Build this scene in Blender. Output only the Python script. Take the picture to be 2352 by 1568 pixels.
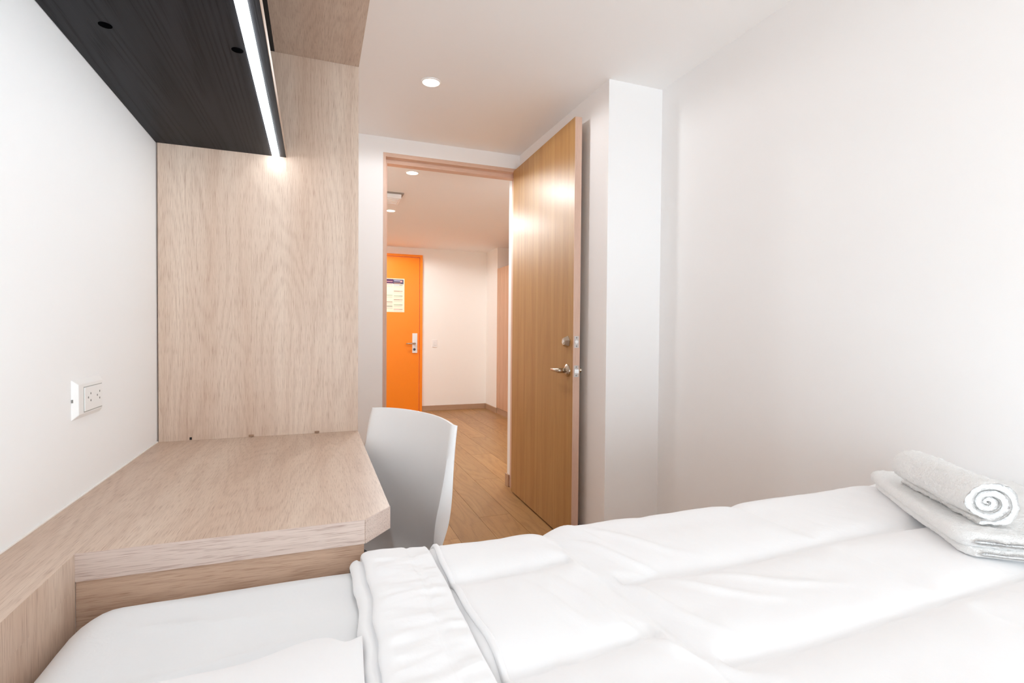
import bpy, bmesh, math, random
from mathutils import Vector, Matrix, noise

random.seed(7)
S = bpy.context.scene
COL = S.collection
for o in list(bpy.data.objects):
    bpy.data.objects.remove(o)

# ------------------------------------------------------------------ camera
YAW, PITCH, ROLL, FPX = math.radians(20.814), math.radians(-1.069), math.radians(0.4635), 1187.36
CAM = Vector((0.0, 0.0, 1.08))
fw = Vector((math.sin(YAW) * math.cos(PITCH), math.cos(YAW) * math.cos(PITCH), math.sin(PITCH)))
rt = Vector((math.cos(YAW), -math.sin(YAW), 0))
up = rt.cross(fw)
rt2 = rt * math.cos(ROLL) + up * math.sin(ROLL)
up2 = rt2.cross(fw)
cd = bpy.data.cameras.new('camera')
cd.sensor_fit = 'HORIZONTAL'
cd.sensor_width = 36.0
cd.lens = FPX / 2352 * 36.0
cd.clip_start = 0.02
cam = bpy.data.objects.new('camera', cd)
m = Matrix((rt2, up2, -fw)).transposed().to_4x4()
m.translation = CAM
cam.matrix_world = m
COL.objects.link(cam)
S.camera = cam

# ------------------------------------------------------------------ world, window light, exposure
WORLD_STRENGTH = 9.3
w = bpy.data.worlds.new('overcast_sky')
S.world = w
w.use_nodes = True
bg = w.node_tree.nodes['Background']
bg.inputs[0].default_value = (0.81, 0.92, 1.0, 1)
bg.inputs[1].default_value = WORLD_STRENGTH
WIN = (-0.40, 1.54, 0.06, 1.32)       # x0 x1 z0 z1 of the window in the wall behind the bed
NEAR = -1.50                         # inner face of that wall
pl = bpy.data.lights.new('window_portal', 'AREA')
pl.shape = 'RECTANGLE'
pl.size, pl.size_y = WIN[1] - WIN[0], WIN[3] - WIN[2]
pl.cycles.is_portal = True
po = bpy.data.objects.new('window_portal', pl)
po.location = ((WIN[0] + WIN[1]) / 2, NEAR - 0.10, (WIN[2] + WIN[3]) / 2)
po.rotation_euler = (math.radians(90), 0, 0)       # faces into the room (+Y)
COL.objects.link(po)
vs = S.view_settings
vs.view_transform = 'Standard'
vs.look = 'None'
vs.gamma = 1.0
vs.use_curve_mapping = False
vs.exposure = -0.10
S.cycles.max_bounces = 16
S.cycles.diffuse_bounces = 12
S.cycles.glossy_bounces = 6

# ------------------------------------------------------------------ helpers
def lin(r, g, b):
    f = lambda c: (c / 12.92) if c <= 0.04045 else ((c + 0.055) / 1.055) ** 2.4
    return (f(r / 255), f(g / 255), f(b / 255), 1.0)

def empty(name, loc, label=None, cat=None, group=None, kind=None, rotz=0.0):
    o = bpy.data.objects.new(name, None)
    o.location = loc
    o.rotation_euler = (0, 0, rotz)
    o.empty_display_size = 0.1
    COL.objects.link(o)
    tag(o, label, cat, group, kind)
    return o

def tag(o, label=None, cat=None, group=None, kind=None):
    if label: o['label'] = label
    if cat: o['category'] = cat
    if group: o['group'] = group
    if kind: o['kind'] = kind
    return o

def origin_of(p):
    v = Vector((0, 0, 0))
    while p is not None:
        v += p.location
        p = p.parent
    return v

def obj(name, verts, faces, mat, parent=None, smooth=False, world=True, mats=None, fmat=None):
    if parent is not None and world:
        d = origin_of(parent)
        verts = [Vector(v) - d for v in verts]
    me = bpy.data.meshes.new(name)
    me.from_pydata([tuple(v) for v in verts], [], faces)
    me.update()
    if mats:
        for q in mats: me.materials.append(q)
        me.polygons.foreach_set('material_index', fmat)
    elif mat: me.materials.append(mat)
    if smooth: me.polygons.foreach_set('use_smooth', [True] * len(me.polygons))
    o = bpy.data.objects.new(name, me)
    COL.objects.link(o)
    if parent is not None: o.parent = parent
    return o

def from_bm(name, bm, mat, parent=None, smooth=False, world=True):
    bmesh.ops.recalc_face_normals(bm, faces=bm.faces)
    bm.verts.index_update()
    vs_ = [v.co.copy() for v in bm.verts]
    fs_ = [[v.index for v in f.verts] for f in bm.faces]
    bm.free()
    return obj(name, vs_, fs_, mat, parent, smooth, world)

def add_box(bm, x0, x1, y0, y1, z0, z1, bev=0.0, seg=2):
    r = bmesh.ops.create_cube(bm, size=1.0)
    vs_ = r['verts']
    for v in vs_:
        v.co = Vector(((x0 + x1) / 2 + v.co.x * (x1 - x0), (y0 + y1) / 2 + v.co.y * (y1 - y0), (z0 + z1) / 2 + v.co.z * (z1 - z0)))
    if bev > 0:
        es = list({e for v in vs_ for e in v.link_edges})
        bmesh.ops.bevel(bm, geom=es, offset=bev, segments=seg, affect='EDGES', profile=0.5)

def box(name, b, mat, parent=None, bev=0.0, seg=2, world=True):
    bm = bmesh.new()
    add_box(bm, *b, bev=bev, seg=seg)
    return from_bm(name, bm, mat, parent, False, world)

def boxes(name, bl, mat, parent=None, bev=0.0):
    bm = bmesh.new()
    for b in bl: add_box(bm, *b, bev=bev)
    return from_bm(name, bm, mat, parent)

def prism(name, poly, z0, z1, mat, parent=None, bev=0.0, world=True):
    bm = bmesh.new()
    lo = [bm.verts.new((x, y, z0)) for x, y in poly]
    hi = [bm.verts.new((x, y, z1)) for x, y in poly]
    n = len(poly)
    bm.faces.new(lo); bm.faces.new(hi)
    for i in range(n): bm.faces.new((lo[i], lo[(i + 1) % n], hi[(i + 1) % n], hi[i]))
    bmesh.ops.recalc_face_normals(bm, faces=bm.faces)
    if bev: bmesh.ops.bevel(bm, geom=list(bm.edges), offset=bev, segments=2, affect='EDGES', profile=0.5)
    return from_bm(name, bm, mat, parent, False, world)

def add_lathe(bm, prof, o, ax, n=24, cap=True):
    """prof: list of (dist along axis, radius)"""
    ax = Vector(ax).normalized()
    a = ax.orthogonal().normalized(); b = ax.cross(a)
    rings = []
    for d, r in prof:
        rings.append([bm.verts.new(Vector(o) + ax * d + (a * math.cos(t) + b * math.sin(t)) * r)
                      for t in [2 * math.pi * k / n for k in range(n)]])
    for i in range(len(rings) - 1):
        for k in range(n):
            bm.faces.new((rings[i][k], rings[i][(k + 1) % n], rings[i + 1][(k + 1) % n], rings[i + 1][k]))
    if cap:
        bm.faces.new(rings[0]); bm.faces.new(rings[-1])

def lathe(name, prof, o, ax, mat, parent=None, n=24, smooth=False, world=True):
    bm = bmesh.new(); add_lathe(bm, prof, o, ax, n)
    return from_bm(name, bm, mat, parent, smooth, world)

def add_tube(bm, pts, r, n=10):
    pts = [Vector(p) for p in pts]
    rr = r if isinstance(r, (list, tuple)) else [r] * len(pts)
    rings = []
    t0 = (pts[1] - pts[0]).normalized(); a = t0.orthogonal().normalized()
    for i, p in enumerate(pts):
        t = (pts[min(i + 1, len(pts) - 1)] - pts[max(i - 1, 0)]).normalized()
        a = (a - t * a.dot(t)).normalized(); b = t.cross(a)
        rings.append([bm.verts.new(p + (a * math.cos(q) + b * math.sin(q)) * rr[i]) for q in [2 * math.pi * k / n for k in range(n)]])
    for i in range(len(rings) - 1):
        for k in range(n):
            bm.faces.new((rings[i][k], rings[i][(k + 1) % n], rings[i + 1][(k + 1) % n], rings[i + 1][k]))
    bm.faces.new(rings[0]); bm.faces.new(rings[-1])

def tube(name, pts, r, mat, parent=None, n=10, world=True, smooth=True):
    bm = bmesh.new(); add_tube(bm, pts, r, n)
    return from_bm(name, bm, mat, parent, smooth, world)

def grid_faces(nu, nv):
    return [(i * nv + j, (i + 1) * nv + j, (i + 1) * nv + j + 1, i * nv + j + 1) for i in range(nu - 1) for j in range(nv - 1)]

def sstep(a, b, x):
    t = max(0.0, min(1.0, (x - a) / (b - a)))
    return t * t * (3 - 2 * t)

# ------------------------------------------------------------------ materials
def new_mat(name):
    mt = bpy.data.materials.new(name); mt.use_nodes = True
    nt = mt.node_tree
    return mt, nt, nt.nodes, nt.links, nt.nodes['Principled BSDF']

def paint(name, col, rough=0.55, bump=0.0, scale=250.0, spec=0.35, metal=0.0, var=0.0):
    mt, nt, N, L, p = new_mat(name)
    p.inputs['Base Color'].default_value = col
    p.inputs['Roughness'].default_value = rough
    p.inputs['Specular IOR Level'].default_value = spec
    p.inputs['Metallic'].default_value = metal
    tc = N.new('ShaderNodeTexCoord')
    nz = N.new('ShaderNodeTexNoise'); nz.inputs['Scale'].default_value = scale; nz.inputs['Detail'].default_value = 3
    L.new(tc.outputs['Object'], nz.inputs['Vector'])
    if bump > 0:
        b = N.new('ShaderNodeBump'); b.inputs['Strength'].default_value = bump; b.inputs['Distance'].default_value = 0.002
        L.new(nz.outputs['Fac'], b.inputs['Height']); L.new(b.outputs['Normal'], p.inputs['Normal'])
    r = N.new('ShaderNodeMapRange'); r.inputs['To Min'].default_value = max(0, rough - 0.04); r.inputs['To Max'].default_value = rough + 0.04
    L.new(nz.outputs['Fac'], r.inputs['Value']); L.new(r.outputs['Result'], p.inputs['Roughness'])
    return mt

def emit(name, col, strength):
    mt, nt, N, L, p = new_mat(name)
    p.inputs['Base Color'].default_value = (0.9, 0.9, 0.9, 1)
    p.inputs['Emission Color'].default_value = col
    p.inputs['Emission Strength'].default_value = strength
    return mt

def wood(name, axis, light, mid, dark, rough=0.42, contour=20.0, cont_amt=0.24, pores=0.40, freq=1.0, bump=0.10, rand=False, bandw=1.0, spec=0.4, stretch=1.0):
    """laminate / veneer grain running along axis (0 x, 1 y, 2 z)"""
    mt, nt, N, L, p = new_mat(name)
    tc = N.new('ShaderNodeTexCoord')
    vec = tc.outputs['Object']
    if rand:
        oi = N.new('ShaderNodeObjectInfo')
        mu = N.new('ShaderNodeVectorMath'); mu.operation = 'SCALE'
        cx = N.new('ShaderNodeCombineXYZ')
        for k in range(3): L.new(oi.outputs['Random'], cx.inputs[k])
        L.new(cx.outputs[0], mu.inputs[0]); mu.inputs['Scale'].default_value = 37.0
        ad = N.new('ShaderNodeVectorMath'); ad.operation = 'ADD'
        L.new(vec, ad.inputs[0]); L.new(mu.outputs[0], ad.inputs[1]); vec = ad.outputs[0]
    def mapped(along, across):
        mp = N.new('ShaderNodeMapping')
        s = [across] * 3; s[axis] = along
        mp.inputs['Scale'].default_value = s
        L.new(vec, mp.inputs['Vector']); return mp.outputs[0]
    def nz(v, det=3.0, rg=0.5, dist=0.0):
        n = N.new('ShaderNodeTexNoise'); n.inputs['Scale'].default_value = 1.0
        n.inputs['Detail'].default_value = det; n.inputs['Roughness'].default_value = rg; n.inputs['Distortion'].default_value = dist
        L.new(v, n.inputs['Vector']); return n.outputs['Fac']
    def math_(op, a, b=None):
        q = N.new('ShaderNodeMath'); q.operation = op
        for i, x in enumerate((a, b)):
            if x is None: continue
            if isinstance(x, (int, float)): q.inputs[i].default_value = x
            else: L.new(x, q.inputs[i])
        return q.outputs[0]
    # cathedral contours of a slow stretched field
    big = nz(mapped(1.1 * freq / stretch, 7.0 * freq), 1.5, 0.45)
    con = math_('MULTIPLY', math_('ADD', math_('SINE', math_('MULTIPLY', big, contour * 6.283)), 1.0), 0.5)
    con = math_('POWER', con, 2.2)
    # broad tonal bands
    band = nz(mapped(0.5 * freq, 11.0 * freq * bandw), 3.0, 0.55)
    # fine fibres and pores
    fib = nz(mapped(9.0, 420.0), 4.0, 0.6)
    por = nz(mapped(28.0, 700.0), 2.0, 0.5)
    porm = N.new('ShaderNodeMapRange'); porm.inputs['From Min'].default_value = 0.52; porm.inputs['From Max'].default_value = 0.68
    L.new(por, porm.inputs['Value'])
    r1 = N.new('ShaderNodeMapRange'); r1.inputs['From Min'].default_value = 0.3; r1.inputs['From Max'].default_value = 0.7
    L.new(band, r1.inputs['Value'])
    mx = N.new('ShaderNodeMixRGB'); mx.inputs[1].default_value = light; mx.inputs[2].default_value = mid
    L.new(r1.outputs[0], mx.inputs[0])
    r2 = N.new('ShaderNodeMapRange'); r2.inputs['From Min'].default_value = 0.35; r2.inputs['From Max'].default_value = 0.7
    L.new(fib, r2.inputs['Value'])
    d1 = math_('MULTIPLY', con, cont_amt)
    d1 = math_('MULTIPLY', d1, math_('ADD', math_('MULTIPLY', r2.outputs[0], 0.8), 0.2))
    d2 = math_('MULTIPLY', porm.outputs[0], pores)
    dk = math_('MINIMUM', math_('ADD', math_('ADD', d1, d2), math_('MULTIPLY', r2.outputs[0], 0.14)), 0.9)
    m2 = N.new('ShaderNodeMixRGB'); m2.inputs[2].default_value = dark
    L.new(dk, m2.inputs[0]); L.new(mx.outputs[0], m2.inputs[1])
    out = m2.outputs[0]
    if rand:
        hs = N.new('ShaderNodeHueSaturation')
        rr = N.new('ShaderNodeMapRange'); rr.inputs['To Min'].default_value = 0.88; rr.inputs['To Max'].default_value = 1.1
        L.new(oi.outputs['Random'], rr.inputs['Value']); L.new(rr.outputs[0], hs.inputs['Value'])
        L.new(out, hs.inputs['Color']); out = hs.outputs[0]
    L.new(out, p.inputs['Base Color'])
    p.inputs['Roughness'].default_value = rough
    p.inputs['Specular IOR Level'].default_value = spec
    b = N.new('ShaderNodeBump'); b.inputs['Strength'].default_value = bump; b.inputs['Distance'].default_value = 0.0006; b.invert = True
    L.new(dk, b.inputs['Height']); L.new(b.outputs['Normal'], p.inputs['Normal'])
    return mt

OL, OM, OD = lin(219, 199, 181), lin(202, 176, 156), lin(152, 118, 98)
OAKX = wood('oak_laminate_x', 0, lin(204, 176, 154), lin(190, 156, 132), lin(138, 102, 80))
OAKE = wood('oak_edge_banding', 0, lin(214, 197, 186), lin(202, 182, 171), lin(150, 122, 110), cont_amt=0.12, pores=0.5)
OAKY = wood('oak_laminate_y', 1, OL, OM, OD)
OAKZ = wood('oak_laminate_z', 2, OL, OM, OD)
DOORZ = wood('door_veneer', 2, lin(188, 148, 96), lin(172, 128, 78), lin(130, 88, 48), rough=0.42, contour=7.0, cont_amt=0.20, pores=0.14, freq=0.8, bump=0.05, bandw=3.2, spec=0.3)
DOOREDGE = wood('door_edge_band', 2, lin(226, 194, 176), lin(218, 184, 164), lin(180, 140, 118), contour=6, cont_amt=0.15, pores=0.2)
FRAMEW = wood('door_frame_veneer_z', 2, lin(232, 202, 182), lin(220, 186, 165), lin(176, 136, 114), contour=6, cont_amt=0.2, pores=0.2)
FRAMEX = wood('door_frame_veneer_x', 0, lin(232, 202, 182), lin(220, 186, 165), lin(176, 136, 114), contour=6, cont_amt=0.2, pores=0.2)
PLANK = wood('floor_plank', 1, lin(184, 144, 96), lin(168, 127, 78), lin(124, 84, 48), rough=0.36, contour=12, cont_amt=0.4, pores=0.25, rand=True, spec=0.45)
CLOSET = wood('closet_veneer', 2, lin(222, 184, 152), lin(206, 164, 132), lin(160, 116, 88), contour=8, cont_amt=0.25, pores=0.15)
BLACKW = wood('black_ash_laminate', 1, lin(42, 42, 46), lin(23, 23, 26), lin(4, 4, 6), rough=0.45, contour=26, cont_amt=1.0, pores=0.15, freq=1.1, bump=0.3, spec=0.10, stretch=5.0)
BLACKL = paint('black_lining', lin(24, 24, 27), 0.5)
WALL = paint('wall_paint', lin(247, 247, 247), 0.6, 0.05, 400, 0.2)
CEIL = paint('ceiling_paint', lin(247, 246, 245), 0.7, 0.04, 300, 0.15)
CORRW = paint('corridor_paint', lin(249, 247, 243), 0.6, 0.04, 300, 0.2)
ORANGE = paint('orange_lacquer', lin(255, 144, 26), 0.4, 0.03, 60, 0.4)
SKIRT = wood('skirting_veneer', 0, lin(196, 164, 136), lin(182, 150, 124), lin(140, 108, 84), contour=6, cont_amt=0.15, pores=0.15)
SKIRTY = wood('skirting_veneer_y', 1, lin(196, 164, 136), lin(182, 150, 124), lin(140, 108, 84), contour=6, cont_amt=0.15, pores=0.15)
MAROON = paint('maroon_skirting', lin(122, 82, 84), 0.5)
PLASTIC = paint('white_plastic', lin(244, 244, 243), 0.35, spec=0.5)
CHAIRW = paint('white_polypropylene', lin(248, 249, 250), 0.36, 0.03, 500, 0.45)
PADG = paint('grey_upholstery', lin(92, 95, 99), 0.85, 0.3, 900, 0.2)
NICKEL = paint('satin_nickel', lin(196, 184, 168), 0.26, metal=1.0)
STEEL = paint('bright_steel', lin(222, 222, 222), 0.22, metal=1.0)
GREYMET = paint('grey_leg_metal', lin(150, 152, 155), 0.35, metal=1.0)
HOLE = paint('dark_hole', lin(30, 26, 24), 0.8)
SLOT = paint('socket_slot', lin(140, 140, 137), 0.7)
SEAL = paint('white_sealant', lin(248, 246, 242), 0.5)
ALU = paint('white_window_frame', lin(240, 240, 240), 0.4)

def cloth(name, col, kind='cotton'):
    mt, nt, N, L, p = new_mat(name)
    p.inputs['Base Color'].default_value = col
    p.inputs['Roughness'].default_value = 0.9
    p.inputs['Specular IOR Level'].default_value = 0.1
    p.inputs['Sheen Weight'].default_value = 0.15
    tc = N.new('ShaderNodeTexCoord')
    n1 = N.new('ShaderNodeTexNoise'); n1.inputs['Scale'].default_value = 26 if kind == 'cotton' else 150
    n1.inputs['Detail'].default_value = 4; n1.inputs['Roughness'].default_value = 0.55 if kind == 'cotton' else 0.75
    n1.inputs['Distortion'].default_value = 0.4
    L.new(tc.outputs['Object'], n1.inputs['Vector'])
    b = N.new('ShaderNodeBump')
    b.inputs['Strength'].default_value = 0.22 if kind == 'cotton' else 0.8
    b.inputs['Distance'].default_value = 0.004 if kind == 'cotton' else 0.0055
    L.new(n1.outputs['Fac'], b.inputs['Height']); L.new(b.outputs['Normal'], p.inputs['Normal'])
    return mt
COTTON = cloth('white_cotton', lin(238, 238, 239))
SHEET = cloth('white_sheet_cotton', lin(230, 231, 232))
TERRY = cloth('white_terry', lin(246, 246, 245), 'terry')

# ------------------------------------------------------------------ room shell
LX, RX, BY, CZ = -0.432, 1.577, 3.248, 2.262
DX0, DX1, DZ = 0.385, 1.285, 2.168            # rough opening of the bedroom door
FY, FCZ = 6.943, 2.19                         # far wall and ceiling of the hall
HX0, HX1 = -1.2, 3.3
WT = 0.152
def struct(o, label):
    return tag(o, label, None, None, 'structure')

struct(box('wall_left', (LX - 0.12, LX, NEAR - 0.12, BY, -0.02, CZ + 0.1), WALL), 'smooth white wall behind the desk with a power outlet')
struct(box('wall_right', (RX, RX + 0.12, NEAR - 0.12, BY, -0.02, CZ + 0.1), WALL), 'plain off-white wall beyond the foot of the bed')
struct(box('wall_pier', (1.279, RX, 2.116, BY, -0.02, CZ), WALL), 'white square pier beside the open wooden door')
struct(boxes('wall_back', [(LX - 0.12, DX0, BY, BY + WT, -0.02, CZ + 0.1), (DX1, RX + 0.12, BY, BY + WT, -0.02, CZ + 0.1),
                           (DX0, DX1, BY, BY + WT, DZ, CZ + 0.1), (1.264, DX1, BY + 0.1005, BY + WT, -0.02, DZ)], WALL), 'white wall around the bedroom doorway')
x0, x1, z0, z1 = WIN
struct(boxes('wall_near', [(LX, x0, NEAR - 0.12, NEAR, -0.02, CZ + 0.1), (x1, RX, NEAR - 0.12, NEAR, -0.02, CZ + 0.1),
                           (x0, x1, NEAR - 0.12, NEAR, -0.02, z0), (x0, x1, NEAR - 0.12, NEAR, z1, CZ + 0.1)], WALL), 'white wall with the low unseen window')
struct(box('ceiling', (LX, RX, NEAR, BY, CZ, CZ + 0.1), CEIL), 'white ceiling of the bedroom with one round downlight')
# window (behind the photographer, lets the daylight in; opening shaped low to brighten the ceiling)
win = empty('window_1', ((x0 + x1) / 2, NEAR - 0.06, z0), 'low white framed window, unseen, shaped to light the ceiling', kind='structure')
fwid = 0.04
for b in ((x0, x0 + fwid, z0, z1), (x1 - fwid, x1, z0, z1), (x0 + fwid, x1 - fwid, z0, z0 + fwid), (x0 + fwid, x1 - fwid, z1 - fwid, z1), ((x0 + x1) / 2 - 0.02, (x0 + x1) / 2 + 0.02, z0 + fwid, z1 - fwid)):
    box('window_frame', (b[0], b[1], NEAR - 0.08, NEAR - 0.04, b[2], b[3]), ALU, win)
gm, nt, N, L, p = new_mat('window_glass')
tr = N.new('ShaderNodeBsdfTransparent'); gl = N.new('ShaderNodeBsdfGlossy'); gl.inputs['Roughness'].default_value = 0.02
mxs = N.new('ShaderNodeMixShader'); mxs.inputs[0].default_value = 0.06
L.new(tr.outputs[0], mxs.inputs[1]); L.new(gl.outputs[0], mxs.inputs[2]); L.new(mxs.outputs[0], N['Material Output'].inputs['Surface'])
for a, b in ((x0 + fwid, (x0 + x1) / 2 - 0.02), ((x0 + x1) / 2 + 0.02, x1 - fwid)):
    box('pane', (a, b, NEAR - 0.063, NEAR - 0.058, z0 + fwid, z1 - fwid), gm, win)

# hall beyond the door
struct(box('wall_far', (HX0 - 0.12, HX1 + 0.12, FY, FY + 0.12, -0.02, FCZ + 0.1), CORRW), 'cream white far wall of the hall with the orange door')
struct(box('wall_hall_left', (HX0 - 0.12, HX0, BY + WT, FY, -0.02, FCZ + 0.1), CORRW), 'cream white side wall of the hall')
struct(box('wall_hall_right', (HX1, HX1 + 0.12, BY + WT, FY, -0.02, FCZ + 0.1), CORRW), 'cream white wall of the hall behind the closet')
struct(boxes('wall_hall_near', [(HX0 - 0.12, LX - 0.12, BY, BY + WT, -0.02, FCZ + 0.1), (RX + 0.12, HX1 + 0.12, BY, BY + WT, -0.02, FCZ + 0.1)], CORRW), 'cream white hall wall on both sides of the bedroom')
struct(box('ceiling_hall', (HX0, HX1, BY + WT, FY, FCZ, FCZ + 0.1), CEIL), 'warm white ceiling of the hall')
struct(box('wall_hall_pier', (2.25, HX1, 6.48, FY, -0.02, FCZ), CORRW), 'cream white pier between the far wall and the closet')

# floor of separate planks
fl = box('floor', (HX0, HX1, NEAR, FY, -0.06, -0.012), paint('floor_base', lin(96, 66, 42), 0.8))
tag(fl, 'warm oak plank floor running from the bedroom into the hall', None, None, 'structure')
PW, PL = 0.19, 1.22
bm = bmesh.new(); add_box(bm, 0.0008, PW - 0.0008, 0.0008, PL - 0.0008, -0.012, 0.0)
pm = from_bm('plank', bm, PLANK)
pmesh = pm.data
bpy.data.objects.remove(pm)
nx = int((HX1 - HX0) / PW) + 1
for i in range(nx):
    off = [0.0, 0.43, 0.83, 0.22, 0.64][i % 5] * PL
    y = NEAR - off
    while y < FY:
        xa = HX0 + i * PW
        cy0, cy1 = max(y, NEAR), min(y + PL, FY)
        inroom = xa + PW > LX - 0.05 and xa < RX + 0.05
        hall = cy1 > BY + 0.05
        if cy1 - cy0 > 0.05 and xa + PW <= HX1 + 0.03 and (inroom or hall):
            if cy0 == y and cy1 == y + PL and xa + PW <= HX1:
                o = bpy.data.objects.new('plank', pmesh); o.location = (xa, y, 0); COL.objects.link(o)
            else:
                o = box('plank', (0.0008, min(PW, HX1 - xa) - 0.0008, 0.0008, cy1 - cy0 - 0.0008, -0.012, 0.0), PLANK)
                o.location = (xa, cy0, 0)
            o.parent = fl
        y += PL

# skirting boards
def base(name, b, mat, label):
    return tag(box(name, b, mat, None, 0.002), label, None, None, 'structure')
base('baseboard_far', (1.342, 2.25, FY - 0.014, FY, 0, 0.07), SKIRT, 'brown skirting along the far hall wall')
base('baseboard_hall_pier', (2.236, 2.25, 6.48 - 0.014, FY - 0.014, 0, 0.07), SKIRTY, 'brown skirting along the side of the hall pier')
base('baseboard_right', (1.267, 1.279, 2.116, BY - 0.012, 0, 0.085), MAROON, 'maroon skirting along the pier behind the open door')
base('baseboard_reveal', (1.252, 1.264, BY + 0.103, BY + WT + 0.012, 0, 0.085), SKIRTY, 'brown skirting end at the hall side of the doorway')

# ------------------------------------------------------------------ bedroom door
door = empty('door_1', (1.235, BY, 0), 'light wooden door standing open into the bedroom with nickel lever', kind='structure')
F0, F1 = BY - 0.004, BY + 0.10
RB = BY + 0.042            # rebate depth
bx_ = 0.414                # inner face of left jamb
# jambs (with rebate stop) and head
boxes('jamb', [(DX0, 0.400, F0, F1, 0, DZ), (0.400, bx_, RB, F1, 0, DZ)], FRAMEW, door)
boxes('jamb', [(1.268, DX1, F0, F1, 0, DZ), (1.264, 1.268, RB, F1, 0, DZ)], FRAMEW, door)
boxes('frame_head', [(0.400, 1.268, F0, F1, DZ - 0.024, DZ), (0.414, 1.264, RB, F1, DZ - 0.050, DZ - 0.024)], FRAMEX, door)
tag(box('strike_plate', (0.4001, 0.4012, BY + 0.012, BY + 0.034, 0.80, 0.90), STEEL, door), 'small steel strike plate')
# leaf (hinge to free edge)
H0 = Vector((1.234, BY - 0.006, 0)); H1 = Vector((1.2035, 2.306, 0))
dl = (H1 - H0).normalized(); dn = Vector((-dl.y, dl.x, 0)) # towards +X side
if dn.x < 0: dn = -dn
TH = 0.037
def dpt(s, t, z):             # s along leaf from hinge, t thickness from visible face, z
    return H0 + dl * s + dn * t + Vector((0, 0, z))
LW = (H1 - H0).length
def leaf_box(name, s0, s1, t0, t1, za, zb, mat, parent, bev=0.0):
    bm = bmesh.new(); add_box(bm, s0, s1, t0, t1, za, zb, bev)
    for v in bm.verts: v.co = dpt(v.co.x, v.co.y, v.co.z)
    return from_bm(name, bm, mat, parent)
leaf = leaf_box('leaf', 0, LW - 0.001, 0, TH, 0.010, 2.150, DOORZ, door)
leaf_box('edge_band', LW - 0.001, LW, 0.0, TH, 0.010, 2.150, DOOREDGE, leaf)
for zz in (0.25, 1.08, 1.9):
    lathe('hinge', [(0, 0.006), (0.09, 0.006)], dpt(-0.004, TH + 0.004, zz), (0, 0, 1), NICKEL, door, 12)
# deadbolt: round collar with faceted thumb turn
db = dpt(LW - 0.062, 0, 1.032)
dbo = lathe('deadbolt', [(0, 0.031), (0.004, 0.031), (0.024, 0.022), (0.026, 0.019)], db, -dn, NICKEL, door, 6)
dbo['label'] = 'satin nickel deadbolt collar'
lathe('deadbolt_cylinder', [(0.026, 0.012), (0.028, 0.011)], db, -dn, STEEL, dbo, 18)
lathe('deadbolt_turn', [(0, 0.028), (0.012, 0.020)], db + dn * TH, dn, NICKEL, door, 18)
# lever handles on both faces
def lever(side):
    c = dpt(LW - 0.062, 0 if side < 0 else TH, 0.885)
    n_ = dn * side
    ro = lathe('lever_rose', [(0, 0.033), (0.006, 0.032), (0.013, 0.022), (0.016, 0.014)], c, n_, NICKEL, door, 28)
    bm = bmesh.new()
    add_lathe(bm, [(0.014, 0.0125), (0.050, 0.0125), (0.058, 0.011)], c, n_, 18)
    a = c + n_ * 0.048
    pts = [a, a - dl * 0.02 + n_ * 0.002, a - dl * 0.06 + n_ * 0.002, a - dl * 0.10 - n_ * 0.004, a - dl * 0.118 - n_ * 0.008]
    add_tube(bm, pts, [0.0115, 0.0115, 0.0100, 0.0085, 0.0060], 12)
    from_bm('lever', bm, NICKEL, ro, True)
lever(-1); lever(1)
# latch plates on the free edge
for zc, kind in ((1.032, 'bolt'), (0.885, 'latch')):
    pl_ = leaf_box('latch_plate', LW, LW + 0.0012, TH / 2 - 0.0125, TH / 2 + 0.0125, zc - 0.029, zc + 0.029, STEEL, door)
    for dz in (-0.021, 0.021):
        lathe('screw', [(0, 0.0042), (0.0012, 0.0035)], dpt(LW + 0.001, TH / 2, zc + dz), dl, SLOT, pl_, 10)
    if kind == 'bolt': lathe('bolt', [(0, 0.0085), (0.0025, 0.0085)], dpt(LW + 0.001, TH / 2, zc), dl, PLASTIC, pl_, 14)
    else:
        bm = bmesh.new()
        q = [(0, -0.009), (0, 0.009), (0.010, 0.009)]
        lo = [bm.verts.new(dpt(LW + 0.001 + s, TH / 2 + t, zc - 0.010)) for s, t in q]
        hi = [bm.verts.new(dpt(LW + 0.001 + s, TH / 2 + t, zc + 0.010)) for s, t in q]
        bm.faces.new(lo); bm.faces.new(hi)
        for i in range(3): bm.faces.new((lo[i], lo[(i + 1) % 3], hi[(i + 1) % 3], hi[i]))
        from_bm('latch', bm, STEEL, pl_)

# ------------------------------------------------------------------ hall: orange door, notice, switch, closet, ceiling unit
od = empty('door_2', (0.9, FY, 0), 'flat orange entrance door with white lock plate at the end of the hall', kind='structure')
boxes('door_frame', [(0.40, 0.435, FY - 0.03, FY, 0, 2.094), (1.305, 1.340, FY - 0.03, FY, 0, 2.094), (0.435, 1.305, FY - 0.03, FY, 2.064, 2.094)], ORANGE, od)
box('leaf', (0.439, 1.299, FY - 0.022, FY, 0.008, 2.058), ORANGE, od)
lp = box('lock_plate', (1.205, 1.272, FY - 0.042, FY - 0.022, 0.788, 1.050), paint('lock_plate_white', lin(238, 240, 242), 0.3), od, 0.004)
lathe('keyhole', [(0, 0.017), (0.006, 0.016)], (1.232, FY - 0.042, 0.835), (0, -1, 0), paint('lock_blue_grey', lin(70, 86, 110), 0.4), lp, 16)
bm = bmesh.new()
add_lathe(bm, [(0, 0.012), (0.045, 0.012)], (1.232, FY - 0.042, 0.915), (0, -1, 0), 14)
add_tube(bm, [(1.236, FY - 0.085, 0.915), (1.20, FY - 0.087, 0.915), (1.15, FY - 0.087, 0.914), (1.115, FY - 0.083, 0.912)], [0.012, 0.012, 0.011, 0.009], 12)
from_bm('lever', bm, NICKEL, lp, True)

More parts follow.
